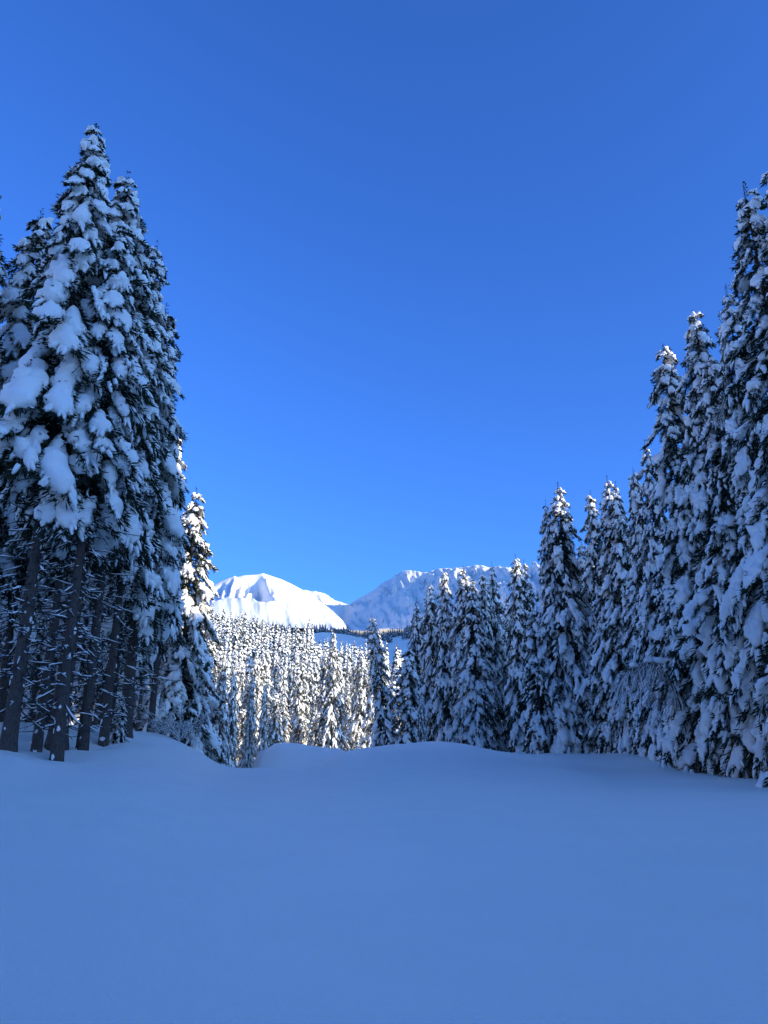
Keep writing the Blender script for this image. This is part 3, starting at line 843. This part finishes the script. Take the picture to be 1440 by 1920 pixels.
for px, py, H, w, lb in ((765, 1212, 10.5, 1.15, 'small round-topped spruce smothered in snow at the left end of right stand'),
                         (790, 1292, 5.6, 0.6, 'thin snow-plastered sapling on the crest left of the wide spruce'),
                         (905, 1235, 8.5, 1.25, 'low wide spruce with spreading skirt on the crest'),
                         (1000, 1135, 10.0, 1.0, 'mid-height spruce in the gap beside the dark hollow'),
                         (1130, 1075, 11.5, 1.0, 'shorter spruce with broad white pads under the dark tip'),
                         (1186, 1060, 11.0, 0.85, 'hook-topped short spruce beside the tall right group'),
                         (1248, 1036, 9.5, 0.9, 'short spruce with a round snow cap before the tall right group'),
                         (1228, 1150, 7.5, 0.8, 'low spruce right of the bent birch sapling'),
                         (1305, 1120, 8.0, 1.0, 'low snow-padded spruce at the foot of the tall right group'),
                         (1405, 1130, 7.5, 0.75, 'low spruce near the right picture edge, hanging pads')):
    x, y = solve_top(px, py, H); used.append((x, y))
    plant(SHORT[0], 'spruce_tree', x, y, H, lb, 'tree', 'shorter spruces along the front of the right stand', width=w)
r = np.random.default_rng(78); cnt = 0
for k in range(1500):
    px = r.uniform(800, 1650); d = r.uniform(30, 120)
    edge = np.interp(px, [760, 850, 1000, 1150, 1300, 1500, 1650], [95, 74, 60, 48, 37, 28, 26])
    if d < edge + 3 or d > edge + 26: continue
    x, y = base_at(px, d)
    if not free(x, y, 3.0): continue
    H = r.uniform(13.5, 17)
    # keep under the skyline
    c_, s_ = math.cos(PITCH), math.sin(PITCH)
    ztop = gz(x, y) + H - EYE
    f = y * c_ + ztop * s_; u = -y * s_ + ztop * c_
    tx = 720 + x / f * FPX; tyy = 960 - u / f * FPX
    skyl = np.interp(tx, [780, 830, 960, 1046, 1140, 1190, 1243, 1300, 1396, 1500], [1180, 1130, 1090, 1000, 990, 950, 760, 680, 520, 300])
    if tyy < skyl: continue
    used.append((x, y)); cnt += 1
    plant(EDGE[cnt % 3], 'spruce_tree', x, y, H, 'shaded spruce deep in the right stand behind ' + ('the broad spruces before the mountain' if px < 940 else 'the twin-tipped spruces' if px < 1020 else 'the sunlit-shouldered spruce' if px < 1085 else 'the middle tips' if px < 1200 else 'the tall group' if px < 1360 else 'the trees at the right picture edge'), 'tree', 'spruces behind the front row on the right', width=0.95)
    if cnt >= 42: break

# ------------------------------------------------------------------ shrubs under the trees
def twig_bundle(n, hmin, hmax, spread, r, depth=2, bend=(0, 0), w0=0.02):
    """branching bare twigs and the rime lying on them"""
    tw, sn = Geo(), Geo()
    def grow(p, d, L, w, lev):
        t = np.linspace(0, 1, 5)[:, None]
        d = d / np.linalg.norm(d)
        C = p + d * L * t + np.array([bend[0], bend[1], -0.25 if lev else -0.1]) * L * t ** 2 * 0.6 + np.cumsum(r.normal(size=(5, 3)), 0) * 0.02 * L
        C[0] = p
        T = np.gradient(C, axis=0); T /= np.linalg.norm(T, axis=1)[:, None]
        B = np.cross([0.01, 0.02, 1.0], T); B /= np.linalg.norm(B, axis=1)[:, None] + 1e-9
        N = np.cross(T, B)
        ww = w * np.linspace(1, 0.35, 5)
        V, F = tube_rings(C, T, N, B, ww, ww, ww, 0, 3, 0, r); tw.add(V, F)
        ws = np.maximum(ww * 1.25, 0.008) * (1 + 0.35 * r.normal(size=5)).clip(0.5, 1.8)
        V, F = tube_rings(C + N * ww[:, None] * 0.9, T, N, B, ws, ws * 1.3, ws * 0.2, 0, 4, 0.12, r); sn.add(V, F)
        if lev < depth:
            for q in range(int(r.integers(4, 7))):
                i = int(r.integers(1, 5))
                d2 = T[i] + B[i] * r.normal() * 0.75 + N[i] * r.normal() * 0.6
                grow(C[i], d2, L * r.uniform(0.3, 0.55), w * 0.55, lev + 1)
    for k in range(n):
        a = r.uniform(0, 6.283)
        grow(np.zeros(3), np.array([math.cos(a) * spread, math.sin(a) * spread, 1.0]) + np.array([bend[0], bend[1], 0]) * 0.4, r.uniform(hmin, hmax), w0, 0)
    return tw, sn

def shrub(name, x, y, tw, sn, label, cat):
    o = link(name, None); o.location = (x, y, gz(x, y) - 0.05); tag(o, label, cat)
    st = link('stems', tw.mesh('stems', M_TWIG), o); st['kind'] = 'stuff'
    q = link('snow_load', sn.mesh('snow_load', M_TSNOW), o); q['kind'] = 'stuff'
    return o
r = np.random.default_rng(91)
x, y = base_at(335, 30.5)
shrub('frosted_bush', x, y, *twig_bundle(13, 0.7, 1.5, 0.9, r), 'bare bush white with rime at the end of the left snow bank', 'bush')
x, y = base_at(300, 31.5)
shrub('frosted_bush', x, y, *twig_bundle(8, 0.5, 1.1, 0.8, r), 'smaller rimed bush left of the white bush on the bank', 'bush')
# little spruce buried in snow on the bank
x, y = base_at(217, 23.0)
plant(SHORT[0], 'spruce_sapling', x, y, 1.25, 'tiny spruce sapling buried in snow beside the rightmost bare trunk', 'sapling', None, width=1.5)
# birch bowed down under the snow before the right stand
x, y = base_at(1292, 33.5)
tw, sn = Geo(), Geo()
def stem(C, w0, w1, snow=1.25):
    n = len(C); T = np.gradient(C, axis=0); T /= np.linalg.norm(T, axis=1)[:, None]
    B = np.cross([0.02, 0.9, 0.3], T); B /= np.linalg.norm(B, axis=1)[:, None]; N = np.cross(T, B)
    N = np.where((N[:, 2] < 0)[:, None], -N, N)
    w = np.linspace(w0, w1, n)
    V, F = tube_rings(C, T, N, B, w, w, w, 0, 4, 0, r); tw.add(V, F)
    ws = np.maximum(w * snow, 0.009) * (1 + 0.35 * r.normal(size=n)).clip(0.5, 2)
    V, F = tube_rings(C + N * w[:, None] * 0.8, T, N, B, ws, ws * 1.3, ws * 0.2, 0, 5, 0.12, r); sn.add(V, F)
t_ = np.linspace(0, 1, 14)
arch = np.stack([-0.5 * t_ - 2.1 * t_ ** 2.2, -0.9 * t_, 5.2 * np.sin(t_ * 2.0) * (1 - 0.25 * t_)], 1) + np.cumsum(r.normal(size=(14, 3)), 0) * 0.03
stem(arch, 0.028, 0.008, 1.5)
stem(arch * [0.8, 1, 0.86] + [0.15, 0.1, 0], 0.02, 0.006, 1.5)
for q in range(170):                                       # fine twigs hanging from the arch
    u = r.uniform(0.3, 1.0); p = np.array([np.interp(u, t_, arch[:, k]) for k in range(3)])
    d_ = np.array([r.normal() * 0.5 - 0.5, r.normal() * 0.4, -r.uniform(0.2, 1.0)]); L_ = r.uniform(0.5, 1.7)
    tt = np.linspace(0, 1, 5)[:, None]
    stem(p + d_ * L_ * tt * 0.7 + np.array([0, 0, -0.45]) * L_ * tt ** 2 + np.cumsum(r.normal(size=(5, 3)), 0) * 0.02, 0.009, 0.004)
for u in (0.5, 0.62, 0.74, 0.9):                           # lumps of snow caught on it
    c = np.array([np.interp(u, t_, arch[:, k]) for k in range(3)]) + [0, 0, 0.08]; w = r.uniform(0.14, 0.3)
    tt = np.linspace(-1, 1, 7); ax = np.array([-0.9, 0, 0.1]); ax /= np.linalg.norm(ax)
    ws = w * np.sqrt(np.clip(1.04 - tt ** 2, 0.05, 1)) * (1 + 0.15 * r.normal(size=7))
    V, F = tube_rings(c + np.outer(tt, ax) * w * 1.2, np.tile(ax, (7, 1)), np.tile([0.1, 0, 0.99], (7, 1)), np.tile([0, 1.0, 0], (7, 1)), ws, ws * 0.9, ws * 0.4, 0.5, 9, 0.10, r)
    sn.add(V, F)
shrub('bowed_birch', x, y, tw, sn, 'thin leafless birch bowed to the left under snow before the right stand', 'tree')

# ------------------------------------------------------------------ sunlit forest across the valley
r = np.random.default_rng(79)
cand = []
for k in range(14000):
    px = r.uniform(-150, 860) if k % 3 else r.uniform(370, 725); d = math.sqrt(r.uniform(62 ** 2, 560 ** 2))
    if px < 200 and d > 200: continue
    if px > 560 and d > 420 + 40 * math.sin(px / 30): continue
    if px > 720 and d < 150: continue
    if px < 330 and d < 62: continue
    if 330 <= px and d < 112: continue
    if 425 < px < 470 and d < 150: continue
    cand.append((px, d))
placed = []
cell = {}
for px, d in cand:
    x, y = base_at(px, d)
    kx, ky = int(x // 5), int(y // 5)
    mn = 5.0 if d < 250 else 5.4 + 2.4 * (math.sin(x * 0.05) * math.sin(y * 0.043) > 0)
    if any((x - a) ** 2 + (y - b_) ** 2 < mn * mn for i in (-1, 0, 1) for j in (-1, 0, 1) for a, b_ in cell.get((kx + i, ky + j), [])): continue
    if d < 140 and not free(x, y, 3.5): continue
    cell.setdefault((kx, ky), []).append((x, y)); placed.append((px, d, x, y))
placed.sort(key=lambda q: q[1])
view = [q for q in placed if 370 < q[0] < 725]
single = set(id(q) for q in view[:165])
GF = 'sunlit spruces across the valley'
stuff_n, stuff_s, stuff_t = Geo(), Geo(), Geo()
def add_stuff(p, x, y, z, H, w, rz):
    s = H / p.H; c, sn_ = math.cos(rz), math.sin(rz)
    R = np.array([[c, -sn_, 0], [sn_, c, 0], [0, 0, 1.0]]) * np.array([s * w, s * w, s])
    for me, g in ((p.parts[1][1], stuff_n), (p.snow[1], stuff_s)):
        if me.name not in CACHE:
            co = np.empty(len(me.vertices) * 3, np.float32); me.vertices.foreach_get('co', co)
            ix = np.empty(len(me.loops), np.int32); me.loops.foreach_get('vertex_index', ix)
            CACHE[me.name] = (co.reshape(-1, 3).astype(float), ix.reshape(-1, 3))
        V, F = CACHE[me.name]
        g.add(V @ R.T + [x, y, z], F)
CACHE = {}
FAR_LOW = [light_tree(380 + i, 18.0, R_, 15, 6, 0.95) for i, R_ in enumerate((2.9, 2.4, 3.3))]
row = 0
Zs = ground(np.array([q[2] for q in placed]), np.array([q[3] for q in placed]))
order = sorted([q for q in view[:165]], key=lambda q: q[0])
front = [q for q in order if q[1] < 150]
rank = {id(q): k for k, q in enumerate(front)}
WORDS = ['first', 'second', 'third', 'fourth', 'fifth', 'sixth', 'seventh', 'eighth', 'ninth', 'tenth', 'eleventh', 'twelfth', 'thirteenth', 'fourteenth', 'fifteenth', 'sixteenth', 'seventeenth', 'eighteenth', 'nineteenth', 'twentieth']
for q, z in zip(placed, Zs):
    px, d, x, y = q
    H = (r.uniform(8.5, 21) if r.random() < 0.8 else r.uniform(19, 23)) * (1.0 if d < 330 else 0.9); w = r.uniform(0.72, 1.2) * (1.25 if H < 13 else 1)
    if id(q) in single:
        if id(q) in rank and rank[id(q)] < 20:
            lb = WORDS[rank[id(q)]] + ' spruce from the left in the front row of the sunlit forest'
        elif d < 200: lb = 'sunlit snowy spruce in the ' + ('second row' if d < 165 else 'third row' if d < 182 else 'fourth row') + ' of valley forest, ' + ('left by the gully' if px < 470 else 'left of middle' if px < 550 else 'right of middle' if px < 640 else 'right by leaning spruce')
        elif px < 540: lb = 'sunlit snowy spruce below the dome mountain, ' + ('left end by tall sunlit spruce' if px < 420 else 'under its summit' if px < 490 else 'toward the meadow rim') + (', lower half' if d < 222 else ', upper half')
        else: lb = 'sunlit snowy spruce below the blue meadow, ' + ('under the tall clump' if px < 600 else 'under its middle' if px < 665 else 'next to the right stand') + (', lower half' if d < 222 else ', upper half')
        plant((MID if d < 230 else LOW)[int(px * 7) % 3], 'spruce_tree', x, y, H, lb, 'tree', GF, width=w, z=z)
    else:
        add_stuff(FAR_LOW[int(px * 7) % 3] if d > 330 else LOW[int(px * 7) % 3], x, y, z - 0.2, H, w, r.uniform(0, 6.28))
# tall clump on the meadow rim and the pair of bright trees
for px, py, d, lb in ((563, 1163, 500, 'tall dark spruce clump on the meadow rim, left tree'), (572, 1158, 505, 'tall dark spruce clump on the meadow rim, middle tree'), (579, 1166, 498, 'tall dark spruce clump on the meadow rim, right tree'),
                      (684, 1196, 340, 'bright spruce rising over the meadow, left of a close pair'), (691, 1203, 345, 'bright spruce rising over the meadow, right of a close pair')):
    x, y = base_at(px, d)
    H = min(EYE + elev_of(px, py) * d - gz(x, y), 27)
    plant(LOW[px % 3], 'spruce_tree', x, y, H, lb, 'tree', GF, width=0.8)
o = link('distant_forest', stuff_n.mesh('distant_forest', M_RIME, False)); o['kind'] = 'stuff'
tag(o, 'dense sunlit spruce forest climbing the slope across the valley', 'forest')
q = link('snow_load', stuff_s.mesh('snow_load', M_TSNOW, True), o); q['kind'] = 'stuff'

# far belt of forest below the mountains, shaded
stuff_n, stuff_s, stuff_t = Geo(), Geo(), Geo()
TINY = light_tree(395, 18.0, 2.8, 5, 5, 0.9)
xs, ys = [], []
for k in range(2600):
    px = r.uniform(430, 880); d = r.uniform(1000, 1750)
    if d < 1150 and px < 700 and px > 545: continue
    if vnoise(np.array([px / 17.0]), np.array([d / 90.0]))[0] < -0.06: continue
    x, y = base_at(px, d); xs.append(x); ys.append(y)
zs = ground(np.array(xs), np.array(ys))
for x, y, z in zip(xs, ys, zs):
    add_stuff(TINY, x, y, z, r.uniform(10, 18), 1.3, r.uniform(0, 6.28))
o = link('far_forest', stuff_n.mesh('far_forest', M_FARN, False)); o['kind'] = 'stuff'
tag(o, 'far dark belt of forest under the mountains', 'forest')
q = link('snow_load', stuff_s.mesh('snow_load', M_TSNOW, True), o); q['kind'] = 'stuff'
